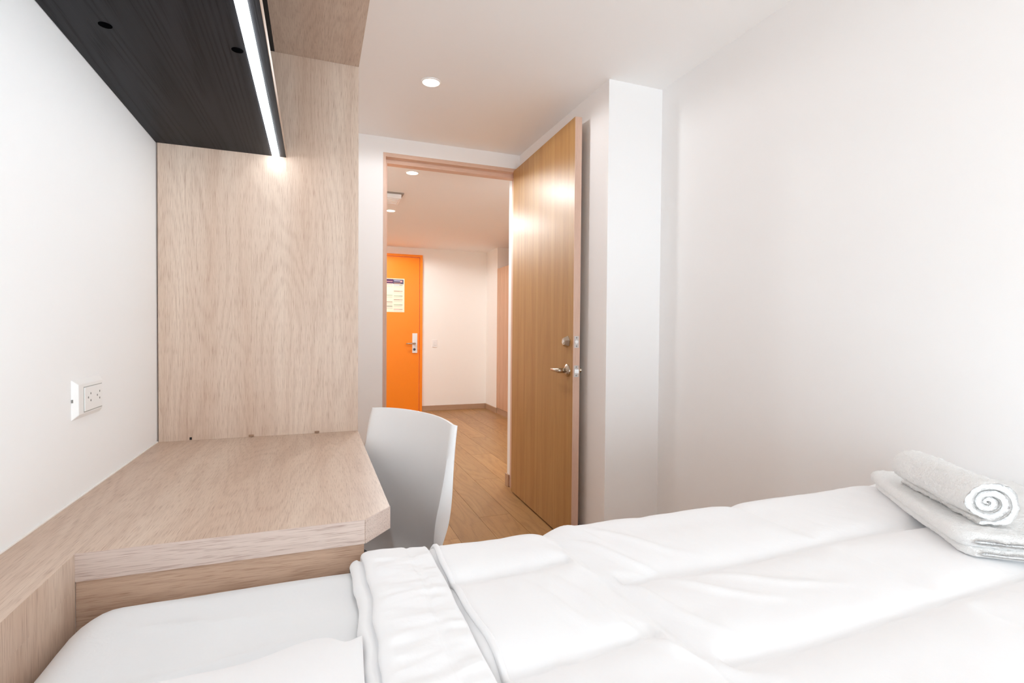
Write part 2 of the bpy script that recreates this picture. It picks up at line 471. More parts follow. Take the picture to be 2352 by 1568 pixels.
# printed notice on the orange door
Pf = FY - 0.022
cols = {'paper': lin(252, 240, 216), 'purple': lin(92, 52, 92), 'slate': lin(92, 84, 108), 'pale': lin(190, 192, 214), 'brown': lin(176, 132, 116), 'green': lin(168, 186, 156),
        'pink': lin(226, 172, 172), 'grey': lin(128, 122, 110), 'tint': lin(250, 224, 204)}
pmats = [paint('print_' + k, v, 0.6) for k, v in cols.items()]
pk = list(cols)
pv, pf, pmi = [], [], []
def pquad(xa, xb, za, zb, k, lift):
    n = len(pv); y = Pf - 0.0012 - lift * 0.0003
    pv.extend([(xa, y, za), (xb, y, za), (xb, y, zb), (xa, y, zb)]); pf.append((n, n + 1, n + 2, n + 3)); pmi.append(pk.index(k))
zy = lambda y: 1.769 - (y - 639.5) * 0.00571
# paper sheet with its thickness
n = 0
for (a, b, c) in ((0.74, Pf - 0.0012, 1.328), (1.100, Pf - 0.0012, 1.328), (1.100, Pf - 0.0012, 1.769), (0.74, Pf - 0.0012, 1.769)): pv.append((a, b, c))
for (a, b, c) in ((0.74, Pf, 1.328), (1.100, Pf, 1.328), (1.100, Pf, 1.769), (0.74, Pf, 1.769)): pv.append((a, b, c))
for f in ((0, 1, 2, 3), (7, 6, 5, 4), (0, 4, 5, 1), (1, 5, 6, 2), (2, 6, 7, 3), (3, 7, 4, 0)): pf.append(f); pmi.append(0)
pquad(0.752, 0.955, zy(651.2), zy(641.0), 'purple', 1)
pquad(0.955, 1.088, zy(652.0), zy(641.6), 'slate', 1)
pquad(0.79, 0.945, zy(647.5), zy(646.2), 'pink', 2)
pquad(0.965, 1.045, zy(645.5), zy(643.6), 'pale', 2); pquad(1.045, 1.072, zy(647.6), zy(644.0), 'pink', 2); pquad(0.965, 1.05, zy(651.0), zy(649.0), 'brown', 2)
for y0_, k, k2 in ((654.6, 'pale', 'grey'), (668.5, 'brown', 'brown'), (679.6, 'green', 'grey'), (688.2, 'brown', 'brown'), (700.0, 'green', 'grey'), (710.2, 'pink', 'brown')):
    pquad(0.962, 1.035, zy(y0_ + 0.8), zy(y0_ - 0.8), k, 2); pquad(1.035, 1.076, zy(y0_ + 0.6), zy(y0_ - 0.6), k2, 2)
    pquad(0.962, 1.070, zy(y0_ + 5.0), zy(y0_ + 2.2), 'tint', 1)
for y0_, k in ((653.2, 'pink'), (678.2, 'green'), (693.6, 'brown'), (703.3, 'grey')):
    pquad(0.765, 0.945, zy(y0_ + 0.7), zy(y0_ - 0.7), k, 2); pquad(0.765, 0.945, zy(y0_ + 6.5), zy(y0_ + 2.0), 'tint', 1)
po_ = obj('notice_poster', pv, pf, None, None, mats=pmats, fmat=pmi)
tag(po_, 'printed notice with dark purple header stuck on the orange door', 'poster')

sw = empty('light_switch', (1.515, FY, 0.87), 'small cream light switch on hall wall beside the orange door', 'switch')
box('switch_plate', (1.480, 1.550, FY - 0.009, FY, 0.862, 0.966), PLASTIC, sw, 0.003)
box('rocker', (1.502, 1.528, FY - 0.014, FY - 0.009, 0.888, 0.940), PLASTIC, sw, 0.002)

cl = empty('hall_closet', (2.6, 5.9, 0), 'tall wooden closet standing against the hall pier', 'closet')
box('body', (2.262, 2.92, 5.28, 6.478, 0.07, 1.912), CLOSET, cl)
box('plinth', (2.250, 2.92, 5.28, 6.478, 0.0, 0.07), SKIRTY, cl)
for a, b in ((5.284, 5.878), (5.882, 6.474)):
    dd = box('closet_door', (2.246, 2.262, a, b, 0.074, 1.910), CLOSET, cl, 0.001)

un = empty('ceiling_unit', (0.6, 4.34, FCZ), 'flat white louvred box mounted on the hall ceiling', 'ceiling unit')
box('housing', (0.33, 0.648, 4.24, 4.46, FCZ - 0.045, FCZ), PLASTIC, un, 0.006)
box('shadow_plate', (0.31, 0.665, 4.222, 4.478, FCZ - 0.010, FCZ), paint('unit_shadow_grey', lin(150, 142, 134), 0.6), un)  # grey sheet painting in the dark shadow around the box
for k in range(4):
    box('louvre', (0.35, 0.63, 4.265 + k * 0.048, 4.290 + k * 0.048, FCZ - 0.050, FCZ - 0.043), PLASTIC, un, 0.001)

# ------------------------------------------------------------------ downlights
for nd in DOORZ.node_tree.nodes:
    if nd.type == 'BSDF_PRINCIPLED':
        nd.inputs['Coat Weight'].default_value = 0.12; nd.inputs['Coat Roughness'].default_value = 0.30; nd.inputs['Coat Tint'].default_value = (1.0, 0.86, 0.55, 1)
LAMPW = emit('downlight_glow', (1.0, 0.86, 0.60, 1), 14.0)
LAMPR = emit('downlight_glow_room', (1.0, 0.87, 0.68, 1), 9.0)
def downlight(x, y, z, r, glow, label, power, col):
    e = empty('downlight', (x, y, z), label, 'ceiling light', 'recessed ceiling downlights')
    bm = bmesh.new()
    add_lathe(bm, [(0.0, r * 1.16), (0.004, r * 1.14), (0.006, r * 1.02), (0.002, r), (0.0, r)], (x, y, z), (0, 0, -1), 36, cap=False)
    from_bm('trim_ring', bm, PLASTIC, e, True)
    lathe('diffuser', [(0.0, r), (0.0025, r * 0.98)], (x, y, z), (0, 0, -1), glow, e, 32)
    ld = bpy.data.lights.new('downlight_lamp', 'SPOT')
    ld.energy = power; ld.color = col; ld.spot_size = math.radians(176); ld.spot_blend = 0.2; ld.shadow_soft_size = r
    lo = bpy.data.objects.new('downlight_lamp', ld); lo.location = (0, 0, -0.02); COL.objects.link(lo); lo.parent = e
downlight(0.511, 2.453, CZ, 0.040, LAMPR, 'round downlight glowing in the white bedroom ceiling', 17, (0.95, 0.97, 1.0))
WARM = (0.88, 0.94, 0.97)
HP = 40
downlight(0.633, 3.657, FCZ, 0.040, LAMPW, 'round warm downlight in the hall ceiling just beyond the doorway', HP, WARM)
downlight(0.645, 4.877, FCZ, 0.040, LAMPW, 'round warm downlight in the hall ceiling beyond the louvred box', HP, WARM)
downlight(0.65, 6.1, FCZ, 0.040, LAMPW, 'added out-of-view downlight in the hall ceiling near the orange door', HP, WARM)  # extra lamp, unseen, added to light the hall
downlight(1.9, 4.2, FCZ, 0.040, LAMPW, 'added out-of-view downlight in the hall ceiling in front of the closet', HP, WARM)  # also added out of view, for more light in the hall

# ------------------------------------------------------------------ desk, partition panel, shelf, overhead cabinet
PX1, PY = 0.131, 1.770
pn = tag(box('partition_panel', (-0.4275, PX1, PY, PY + 0.036, 0.0, CZ - 0.002), OAKZ), 'tall pale oak panel standing at the far end of the desk', 'panel')
box('cable_hole', (-0.3495, -0.3435, PY - 0.0006, PY, 0.7515, 0.7590), HOLE, pn, 0.0002)
for xx in (-0.185, 0.0045):
    box('joint_clip', (xx - 0.007, xx + 0.007, PY - 0.004, PY, 0.7505, 0.757), paint('clip_brown', lin(150, 120, 96), 0.5), pn, 0.001)

dk = empty('desk', (-0.15, 1.35, 0), 'pale oak desk with a chamfered corner and narrow ledge beside the bed', 'desk')
top = prism('desktop', [(LX + 0.001, PY - 0.0005), (PX1, PY - 0.0005), (PX1, 0.987), (0.081, 0.929), (-0.330, 0.929), (-0.330, 0.02), (LX + 0.001, 0.02)], 0.708, 0.750, OAKY, dk)
# thin edge banding along the front so that the grain follows the edge
box('edge_band', (-0.3295, 0.0805, 0.9278, 0.929, 0.7082, 0.7498), OAKE, dk)
bm = bmesh.new()
q = [(0.0812, 0.9288), (0.1312, 0.9868)]; nn = Vector((0.058, -0.050)).normalized() * 0.0012
vv = [bm.verts.new((x + ox * k, y + oy * k, z)) for k in (0, 1) for (x, y) in q for z in (0.7082, 0.7498) for ox, oy in ((nn.x, nn.y),)]
bmesh.ops.convex_hull(bm, input=vv)
from_bm('edge_band', bm, OAKE, dk)
box('front_panel', (-0.330, 0.080, 0.933, 0.957, 0.0, 0.7075), OAKX, dk)
box('ledge_panel', (-0.352, -0.330, 0.02, 0.931, 0.0, 0.708), OAKZ, dk)
box('ledge_edge', (-0.3305, -0.3292, 0.02, 0.929, 0.700, 0.7498), OAKZ, dk)
box('end_support', (LX + 0.002, 0.10, PY - 0.022, PY - 0.002, 0.0, 0.708), OAKZ, dk)
box('wall_seal', (LX + 0.0006, LX + 0.0036, 0.02, PY - 0.001, 0.750, 0.7525), SEAL, dk)

ZS = 1.6176
sh = empty('wall_shelf', (LX, 1.0, ZS), 'black woodgrain shelf with a glowing light strip on the wall above the desk', 'shelf')
SY0 = 0.12
SXR = -0.0852
bxs = [(LX + 0.001, -0.1245, SY0, PY - 0.001, ZS, ZS + 0.022), (-0.1050, SXR - 0.001, SY0, PY - 0.001, ZS, ZS + 0.022), (-0.1245, -0.1050, SY0, PY - 0.001, ZS + 0.010, ZS + 0.022)]
boxes('shelf_board', bxs, BLACKW, sh)
box('edge_band', (SXR - 0.001, SXR, SY0, PY - 0.001, ZS + 0.0005, ZS + 0.022), OAKY, sh)
ls = box('light_strip', (-0.1243, -0.1052, SY0 + 0.01, PY - 0.004, ZS - 0.007, ZS + 0.008), emit('led_diffuser', (0.88, 0.95, 1.0, 1), 20.0), sh, 0.003)
ls['label'] = 'glowing cool white light strip'
for xx, yy in ((-0.349, 1.124), (-0.141, 1.129), (-0.349, 0.5), (-0.141, 0.5)):
    lathe('screw_cap', [(0, 0.0105), (0.0008, 0.0103)], (xx, yy, ZS), (0, 0, -1), paint('black_cap', lin(7, 7, 8), 0.95, spec=0.0), sh, 18)
ZB = 1.938
cb = empty('overhead_cabinet', (-0.15, 1.0, ZB), 'pale oak cabinet hung under the ceiling above the black shelf', 'cabinet')
box('body', (-0.1185, PX1, SY0, PY - 0.001, ZB, CZ - 0.003), OAKY, cb)
box('black_lining', (LX + 0.002, -0.1185, SY0, PY - 0.001, ZB + 0.0005, CZ - 0.003), BLACKL, cb)
box('back_panel', (LX + 0.002, LX + 0.010, SY0, PY - 0.001, ZS + 0.023, ZB), BLACKL, cb)
box('side_panel', (LX + 0.011, SXR - 0.002, SY0, SY0 + 0.018, ZS + 0.0225, ZB), BLACKL, cb)

# ------------------------------------------------------------------ power outlet on the left wall
ol = empty('power_outlet', (LX, 1.29, 0.90), 'white double power outlet on the wall above the desk', 'outlet')
OY0, OY1, OZ0, OZ1, OX = 1.206, 1.344, 0.9035, 0.982, LX + 0.009
bm = bmesh.new()
r_ = bmesh.ops.create_cube(bm, size=1.0)
for v in r_['verts']:
    f_ = v.co.x > 0
    i_ = 0.010 if f_ else 0.0
    v.co = Vector((OX if f_ else LX, OY1 - i_ if v.co.y > 0 else OY0 + i_, OZ1 - i_ if v.co.z > 0 else OZ0 + i_))
bmesh.ops.bevel(bm, geom=list(bm.edges), offset=0.0012, segments=2, affect='EDGES', profile=0.5)
pt = from_bm('outlet_plate', bm, PLASTIC, ol)
box('plate_notch', (LX + 0.0005, LX + 0.003, OY0 - 0.0002, OY0 + 0.002, 0.9385, 0.9445), SLOT, pt)
ins = box('outlet_insert', (OX, OX + 0.0015, OY0 + 0.034, OY1 - 0.016, OZ0 + 0.014, OZ1 - 0.018), PLASTIC, ol, 0.0006)
for cy in (OY0 + 0.058, OY0 + 0.103):
    for dy, dz in ((0.004, 0.0075), (0.004, -0.0065), (-0.008, 0.0005)):
        lathe('socket_slot', [(0, 0.0022), (0.0005, 0.0022)], (OX + 0.0013, cy + dy, 0.9425 + dz), (1, 0, 0), SLOT, ins, 10)
bx2 = OX + 0.0002
boxes('insert_gap', [(OX - 0.0004, bx2, OY0 + 0.032, OY0 + 0.034, OZ0 + 0.012, OZ1 - 0.016), (OX - 0.0004, bx2, OY0 + 0.032, OY1 - 0.014, OZ0 + 0.012, OZ0 + 0.014), (OX - 0.0004, bx2, OY0 + 0.032, OY1 - 0.014, OZ1 - 0.018, OZ1 - 0.0165)], paint('gap_grey', lin(176, 176, 172), 0.7), ol)

# ------------------------------------------------------------------ chair
ch = empty('desk_chair', (0.209, 1.482, 0), 'white plastic shell chair with grey seat pad tucked at the desk', 'chair', rotz=math.radians(113.95))
prof = [(0.435, 0.425), (0.415, 0.442), (0.36, 0.446), (0.26, 0.440), (0.16, 0.436), (0.085, 0.440), (0.035, 0.458), (0.006, 0.49), (-0.010, 0.54), (-0.028, 0.60), (-0.046, 0.67), (-0.060, 0.73), (-0.073, 0.79), (-0.083, 0.838)]
def catmull(P, n):
    out = []
    for i in range(len(P) - 1):
        p0, p1, p2, p3 = P[max(i - 1, 0)], P[i], P[i + 1], P[min(i + 2, len(P) - 1)]
        for k in range(n):
            t = k / n
            out.append(tuple(0.5 * ((2 * p1[d]) + (p2[d] - p0[d]) * t + (2 * p0[d] - 5 * p1[d] + 4 * p2[d] - p3[d]) * t * t + (3 * p1[d] - p0[d] - 3 * p2[d] + p3[d]) * t ** 3) for d in range(2)))
    out.append(P[-1]); return out
pc = catmull(prof, 4)
NV = len(pc); NU = 57
verts = []
for j, (f_, z_) in enumerate(pc):
    a = j / (NV - 1)
    isback = sstep(0.46, 0.62, z_)
    hw = 0.205 + 0.012 * sstep(0.0, 0.3, a) - 0.004 * isback + 0.010 * math.sin(math.pi * min(1, max(0, (z_ - 0.5) / 0.34))) * isback
    if a < 0.1: hw *= 0.90 + 0.10 * math.sqrt(a / 0.1)
    for i in range(NU):
        u = -1 + 2 * i / (NU - 1)
        uu = u
        x = hw * uu
        conc = 0.036 * abs(u) ** 2.0
        rim = (max(0.0, abs(u) - 0.93) / 0.07) ** 1.5      # side rim rolled towards the back, deeper lower down
        x -= math.copysign(0.004 * rim, u) * 0 
        ff = f_ + conc * isback - isback * rim * (0.008 + 0.034 * sstep(0.82, 0.50, z_))
        zz = z_ + (1 - isback) * (0.014 * abs(u) ** 4 - 0.004 * (1 - u * u)) + isback * sstep(0.80, 0.838, z_) * (0.006 - 0.010 * abs(u) ** 3)
        verts.append((x, ff, zz))
fcs = [(j * NU + i, j * NU + i + 1, (j + 1) * NU + i + 1, (j + 1) * NU + i) for j in range(NV - 1) for i in range(NU - 1)]
shell = obj('seat_shell', verts, fcs, CHAIRW, ch, True, world=False)
so = shell.modifiers.new('thick', 'SOLIDIFY'); so.thickness = 0.008; so.offset = 0.0
bv = shell.modifiers.new('bev', 'BEVEL'); bv.width = 0.004; bv.segments = 3; bv.limit_method = 'ANGLE'
# seat pad
pv_, NP = [], 17
def padz(a, b, s):
    edge = (1 - abs(a) ** 6) * (1 - abs(b) ** 6)
    return (0.446 + 0.026 * max(0, edge) ** 0.4) if s else 0.444
for s in (1, 0):
    for i in range(NP):
        for j in range(NP):
            a = -1 + 2 * i / (NP - 1); b = -1 + 2 * j / (NP - 1)
            k = 1 - 0.06 * (a * a * b * b)
            pv_.append((0.192 * a * k, 0.225 + 0.178 * b * k, padz(a, b, s)))
pf_ = grid_faces(NP, NP)
pf_ += [tuple(NP * NP + q for q in reversed(f)) for f in grid_faces(NP, NP)]
bd = [i * NP for i in range(NP)] + [(NP - 1) * NP + j for j in range(1, NP)] + [i * NP + NP - 1 for i in range(NP - 2, -1, -1)] + [j for j in range(NP - 2, 0, -1)]
pf_ += [(bd[k], bd[k] + NP * NP, bd[(k + 1) % len(bd)] + NP * NP, bd[(k + 1) % len(bd)]) for k in range(len(bd))]
pd = obj('seat_pad', pv_, pf_, PADG, ch, True, world=False); pd['label'] = 'dark grey upholstered seat pad'
for sx in (-1, 1):
    tube('leg', [(sx * 0.15, 0.35, 0.437), (sx * 0.19, 0.39, 0.22), (sx * 0.215, 0.415, 0.0)], 0.011, GREYMET, ch, 12, world=False)
    tube('leg', [(sx * 0.15, 0.09, 0.437), (sx * 0.18, 0.03, 0.22), (sx * 0.20, -0.01, 0.0)], 0.011, GREYMET, ch, 12, world=False)

# ------------------------------------------------------------------ bed
BX0, BX1 = -0.327, 1.572
BYN, BYF = -0.085, 0.927
ZT, RR = 0.686, 0.070
bf = empty('bed_base', (0.62, 0.42, 0), 'pale oak bed base under the white mattress', 'bed')
box('base_box', (BX0 + 0.005, BX1, BYN + 0.02, BYF - 0.005, 0.04, 0.40), OAKX, bf)
box('plinth', (BX0 + 0.03, BX1 - 0.02, BYN + 0.05, BYF - 0.04, 0.0, 0.04), BLACKL, bf)

def fbm(x, y, z=0.0, o=3):
    v = 0; a = 1; t = 0
    for k in range(o):
        v += a * noise.noise(Vector((x, y, z + k * 7.1))); t += a; a *= 0.5; x *= 2.03; y *= 2.03
    return v / t

# mattress with fitted sheet: rounded height field + sides
def path_coords(a, b, r, n_mid, n_arc=9, down=0.0):
    """coordinates from a to b, dense at the rounded ends"""
    out = [a + r - r * math.sin(math.pi / 2 * (1 - k / n_arc)) for k in range(n_arc)]
    out += [a + r + (b - a - 2 * r) * k / n_mid for k in range(n_mid + 1)]
    out += [b - r + r * math.sin(math.pi / 2 * (k + 1) / n_arc) for k in range(n_arc)]
    return out
xs = path_coords(BX0, BX1, RR, 190); ys = path_coords(BYN, BYF, RR, 90)
mv = []
ix0, ix1, iy0, iy1 = BX0 + RR, BX1 - RR, BYN + RR, BYF - RR
def mat_pt(x, y):
    cx = min(max(x, ix0), ix1); cy = min(max(y, iy0), iy1)
    dx, dy = x - cx, y - cy
    d = math.hypot(dx, dy)
    if d > RR: dx *= RR / d; dy *= RR / d; d = RR
    z = ZT - RR + math.sqrt(max(0, RR * RR - d * d))
    fade = 1 - (d / RR) ** 2
    # long soft pull lines fanning over the sheet and a few raised wrinkles
    t = 0.35 * x + 0.94 * y
    wr = 0.0040 * fbm(x * 3 + 2.0, t * 16, 1.3) + 0.0036 * fbm(x * 1.4, y * 5, 4.0, 2)
    r1 = (y - (0.70 + 0.10 * (x + 0.05) + 0.02 * math.sin(9 * x)))
    wr += 0.0060 * math.exp(-(r1 / 0.010) ** 2) * sstep(-0.31, -0.2, x) * sstep(0.05, -0.05, x)
    r2 = (y - (0.80 - 0.22 * (x + 0.2)))
    wr += 0.0038 * math.exp(-(r2 / 0.008) ** 2) * sstep(-0.3, -0.2, x) * sstep(-0.02, -0.1, x)
    return (cx + dx, cy + dy, z + wr * max(0.2, fade))
for x in xs:
    for y in ys: mv.append(mat_pt(x, y))
mf = grid_faces(len(xs), len(ys))
ny = len(ys); nxs = len(xs)
bd = [i * ny for i in range(nxs)] + [(nxs - 1) * ny + j for j in range(1, ny)] + [i * ny + ny - 1 for i in range(nxs - 2, -1, -1)] + [j for j in range(ny - 2, 0, -1)]
b0 = len(mv)
for k in bd:
    v = mv[k]; mv.append((v[0], v[1], 0.44))
b1 = len(mv)
for k in bd:
    v = mv[k]; mv.append((v[0] + (0.02 if v[0] < 0.5 else -0.02), v[1] + (0.02 if v[1] < 0.4 else -0.02), 0.401))
nb = len(bd)
for k in range(nb):
    k2 = (k + 1) % nb
    mf.append((bd[k], bd[k2], b0 + k2, b0 + k)); mf.append((b0 + k, b0 + k2, b1 + k2, b1 + k))
mf.append(tuple(b1 + k for k in range(nb)))
mt_ = obj('mattress', mv, mf, SHEET, None, True)
tag(mt_, 'thick mattress in a smooth white fitted sheet', 'mattress')

# bedding laid over the bed: swept cross-section (far drape, far edge, top, near edge, near drape)
YC, ZC, RB2 = 0.857, ZT - RR, RR
YN = BYN + RR
def section(s, lift):
    """s: metres along the section, 0 = far edge where the flat top begins; positive goes over the far edge.
       returns point (y, z) and normal (ny, nz)"""
    r = RB2 + lift
    if s <= 0:
        return (YC + s, ZT + lift, 0.0, 1.0)
    arc = r * math.pi / 2
    if s < arc:
        a = s / r
        return (YC + r * math.sin(a), ZC + r * math.cos(a), math.sin(a), math.cos(a))
    return (YC + r, ZC - (s - arc), 1.0, 0.0)

def ridge(d, wdt): return math.exp(-(d / wdt) ** 2)

# --- duvet
DUX0, DUX1 = 0.176, 1.560
def seam_d(x, y):
    """distance to nearest stitched seam of the duvet"""
    xb = 0.405 + 0.10 * (0.87 - y) * 0.45
    ds = [(abs(x - xb) * 1.0, 0.75)]
    left = sstep(xb + 0.02, xb - 0.02, x)
    for yy in (0.755, 0.530, 0.305, 0.08):
        ds.append((abs(y - yy - 0.05 * (x - 0.29)) + 0.25 * (1 - left), 1.0))
    for yy in (0.667, 0.462, 0.255, 0.05):
        ds.append((abs(y - yy - 0.006 * math.sin(x * 8)) + 0.25 * left, 1.0))
    ds.append((abs(y - 0.945), 0.6))
    for xx in (0.86, 1.30): ds.append((abs(x - xx), 0.5))
    return ds
def duvet_off(x, s):
    y = YC + s
    puff = 1.0
    for d, a in seam_d(x, y): puff = min(puff, 1 - a * math.exp(-(d / 0.020) ** 1.1))
    v = 0.015 * puff
    # pulled wrinkles near the crossing of the stitches, running diagonally
    for (cx, cy, ang, ln, wd, h) in ((0.47, 0.735, -1.05, 0.10, 0.009, 0.006), (0.445, 0.60, -1.25, 0.11, 0.010, 0.006), (0.52, 0.62, -0.75, 0.10, 0.010, 0.005), (0.36, 0.60, -1.3, 0.10, 0.011, 0.005),
                                     (0.31, 0.63, -1.2, 0.09, 0.010, 0.004), (0.40, 0.50, -0.9, 0.08, 0.010, 0.005), (0.53, 0.78, -0.9, 0.09, 0.012, 0.005), (0.46, 0.83, -1.2, 0.06, 0.010, 0.005), (0.62, 0.60, -0.5, 0.12, 0.012, 0.004), (0.27, 0.47, -1.3, 0.08, 0.010, 0.004)):
        dx, dy = x - cx, y - cy
        u = dx * math.cos(ang) + dy * math.sin(ang); q = -dx * math.sin(ang) + dy * math.cos(ang)
        q += 0.006 * math.sin(u * 30)
        v += h * ridge(u, ln) * ridge(q, wd)
    v += 0.0045 * fbm(x * 5.0, y * 7.0, 2.0, 3) + 0.0022 * fbm(x * 17, y * 9, 5.0, 2)
    # rolled edge next to the folded sheet
    e = sstep(DUX0, DUX0 + 0.03, x)
    return 0.006 + v * (0.45 + 0.55 * e)
SS = [-(0.85 - 0.85 * k / 150) for k in range(151)] + [0.006 * k for k in range(1, 24)] + [0.138 + 0.02 * k for k in range(1, 14)]
XS = [DUX0 + 0.004 * k for k in range(int((0.75 - DUX0) / 0.004))] 
XS += [XS[-1] + (DUX1 - XS[-1]) * k / 110 for k in range(1, 111)]
dv = []
for x in XS:
    for s in SS:
        o_ = duvet_off(x, s)
        y, z, ny_, nz_ = section(s, 0.002)
        if x < DUX0 + 0.012:
            o_ *= math.sqrt(max(0.0, 1 - ((DUX0 + 0.012 - x) / 0.012) ** 2)) * 0.92 + 0.08
        dv.append((x, y + ny_ * o_, z + nz_ * o_))
du = obj('duvet', dv, grid_faces(len(XS), len(SS)), COTTON, None, True)
tag(du, 'white quilted duvet spread over the bed', 'duvet')
# corded edge of the duvet
cord = []
for s in SS:
    y, z, ny_, nz_ = section(s, 0.0)
    xx = DUX0 + 0.019 + 0.0025 * math.sin(s * 14) + 0.0015 * math.sin(s * 41)
    h = duvet_off(DUX0 + 0.02, s) + 0.003
    cord.append((xx, y + ny_ * h, z + nz_ * h))
tube('piping', cord, 0.005, COTTON, du, 8)

# --- top sheet folded back over the duvet's head end
FX0, FX1 = 0.060, 0.182
prof_x = []        # (x, lift above the mattress path, wrinkle weight)
for k in range(9):                                    # underlying roll at the left
    a = math.pi * 0.5 * k / 8
    prof_x.append((FX0 - 0.006 + 0.012 * (1 - math.cos(a)), 0.006 + 0.012 * math.sin(a), 0.1))
for k in range(1, 5): prof_x.append((FX0 + 0.006 + 0.010 * k / 4, 0.017 - 0.003 * k / 4, 0.2))   # crease between the layers
for k in range(1, 9):
    a = math.pi * 0.5 * k / 8
    prof_x.append((FX0 + 0.016 + 0.012 * (1 - math.cos(a)) - 0.006 * math.sin(2 * a), 0.014 + 0.016 * math.sin(a), 0.4))
for k in range(1, 25): prof_x.append((FX0 + 0.028 + (FX1 - FX0 - 0.034) * k / 24, 0.030 - 0.004 * (k / 24) ** 2, 1.0))
for k in range(1, 6):
    a = math.pi * 0.5 * k / 5
    prof_x.append((FX1 - 0.006 + 0.006 * math.sin(a), 0.017 + 0.009 * math.cos(a), 0.3))
SF = [-(0.80 - 0.80 * k / 300) for k in range(301)] + [0.003 * k for k in range(1, 46)] + [0.135 + 0.012 * k for k in range(1, 14)]
fv = []
for (x, l, wt) in prof_x:
    u = (x - FX0) / (FX1 - FX0)
    for s in SF:
        y = YC + s
        # gathered wrinkles running across the band
        wr = 0.0050 * fbm(y * 20 + 0.9 * u, u * 0.9, 9.0, 2) + 0.0030 * fbm(y * 48 - u, u * 1.8 + 5, 3.0, 2)
        # stitched hem line and ruffle on the right part
        hem = math.exp(-((u - 0.72) / 0.035) ** 2)
        wr -= 0.0022 * hem
        wr += 0.0005 * math.sin(y * 210 + 2.5 * fbm(y * 9, 0.2)) * sstep(0.70, 0.80, u) * wt
        cut = 0.006 * fbm(y * 6, 1.0, 2.0, 2) + 0.004 * fbm(y * 17, 4.0, 2.0, 2)
        off = l + wr * wt
        yy, z, ny_, nz_ = section(s, 0.0)
        if x + cut < 0.092: off = min(off, max(0.0005, (0.9255 - yy) / ny_)) if ny_ > 0.2 else off    # tucked beside the desk panel
        fv.append((x + cut * (1 if u < 0.8 else 0.3) - 0.012 * (0.86 - y) * (1 - u), yy + ny_ * off, z + nz_ * off))
fs_ = obj('top_sheet', fv, grid_faces(len(prof_x), len(SF)), COTTON, None, True)
tag(fs_, 'white top sheet folded back in a wrinkled band over the duvet', 'sheet')

# --- pillow lying on the head end of the bed
pw = []
NPX, NPY = 61, 81
pcx, pcy, hx, hy = -0.134, 0.285, 0.188, 0.360
for side in (1, -1):
    for i in range(NPX):
        for j in range(NPY):
            a = math.sin(math.pi / 2 * (-1 + 2 * i / (NPX - 1))); b = math.sin(math.pi / 2 * (-1 + 2 * j / (NPY - 1)))
            ex = 1 - 0.06 * (1 - abs(b)) * 0 - 0.07 * (b * b) * (1 - abs(a) ** 2) * 0
            h = (max(0, (1 - a * a)) ** 0.6) * (max(0, (1 - b * b)) ** 0.6)
            x = pcx + hx * a * (1 - 0.07 * (1 - a * a) * 0 - 0.06 * (1 - b * b)); y = pcy + hy * b * (1 - 0.05 * (1 - a * a))
            if b > 0: y += b ** 4 * (0.024 * math.exp(-((x + 0.002) / 0.05) ** 2) - 0.012 * math.exp(-((x - 0.034) / 0.013) ** 2))
            z = 0.694 + h * (0.066 if side > 0 else 0.0) + 0.012
            if side > 0:
                z += h * (0.012 * fbm(x * 9, y * 7, 3) + 0.012 * abs(fbm(x * 14 + y * 8, y * 5, 6)))
            else:
                z -= 0.012 * min(1, h * 3)
            pw.append((x, y, z))
pff = grid_faces(NPX, NPY) + [tuple(NPX * NPY + q for q in reversed(f)) for f in grid_faces(NPX, NPY)]
nn_ = NPX * NPY
bd = [i * NPY for i in range(NPX)] + [(NPX - 1) * NPY + j for j in range(1, NPY)] + [i * NPY + NPY - 1 for i in range(NPX - 2, -1, -1)] + [j for j in range(NPY - 2, 0, -1)]
pff += [(bd[k], bd[k] + nn_, bd[(k + 1) % len(bd)] + nn_, bd[(k + 1) % len(bd)]) for k in range(len(bd))]
pi_ = obj('pillow', pw, pff, COTTON, None, True)
tag(pi_, 'soft white pillow lying at the head end of the bed', 'pillow')

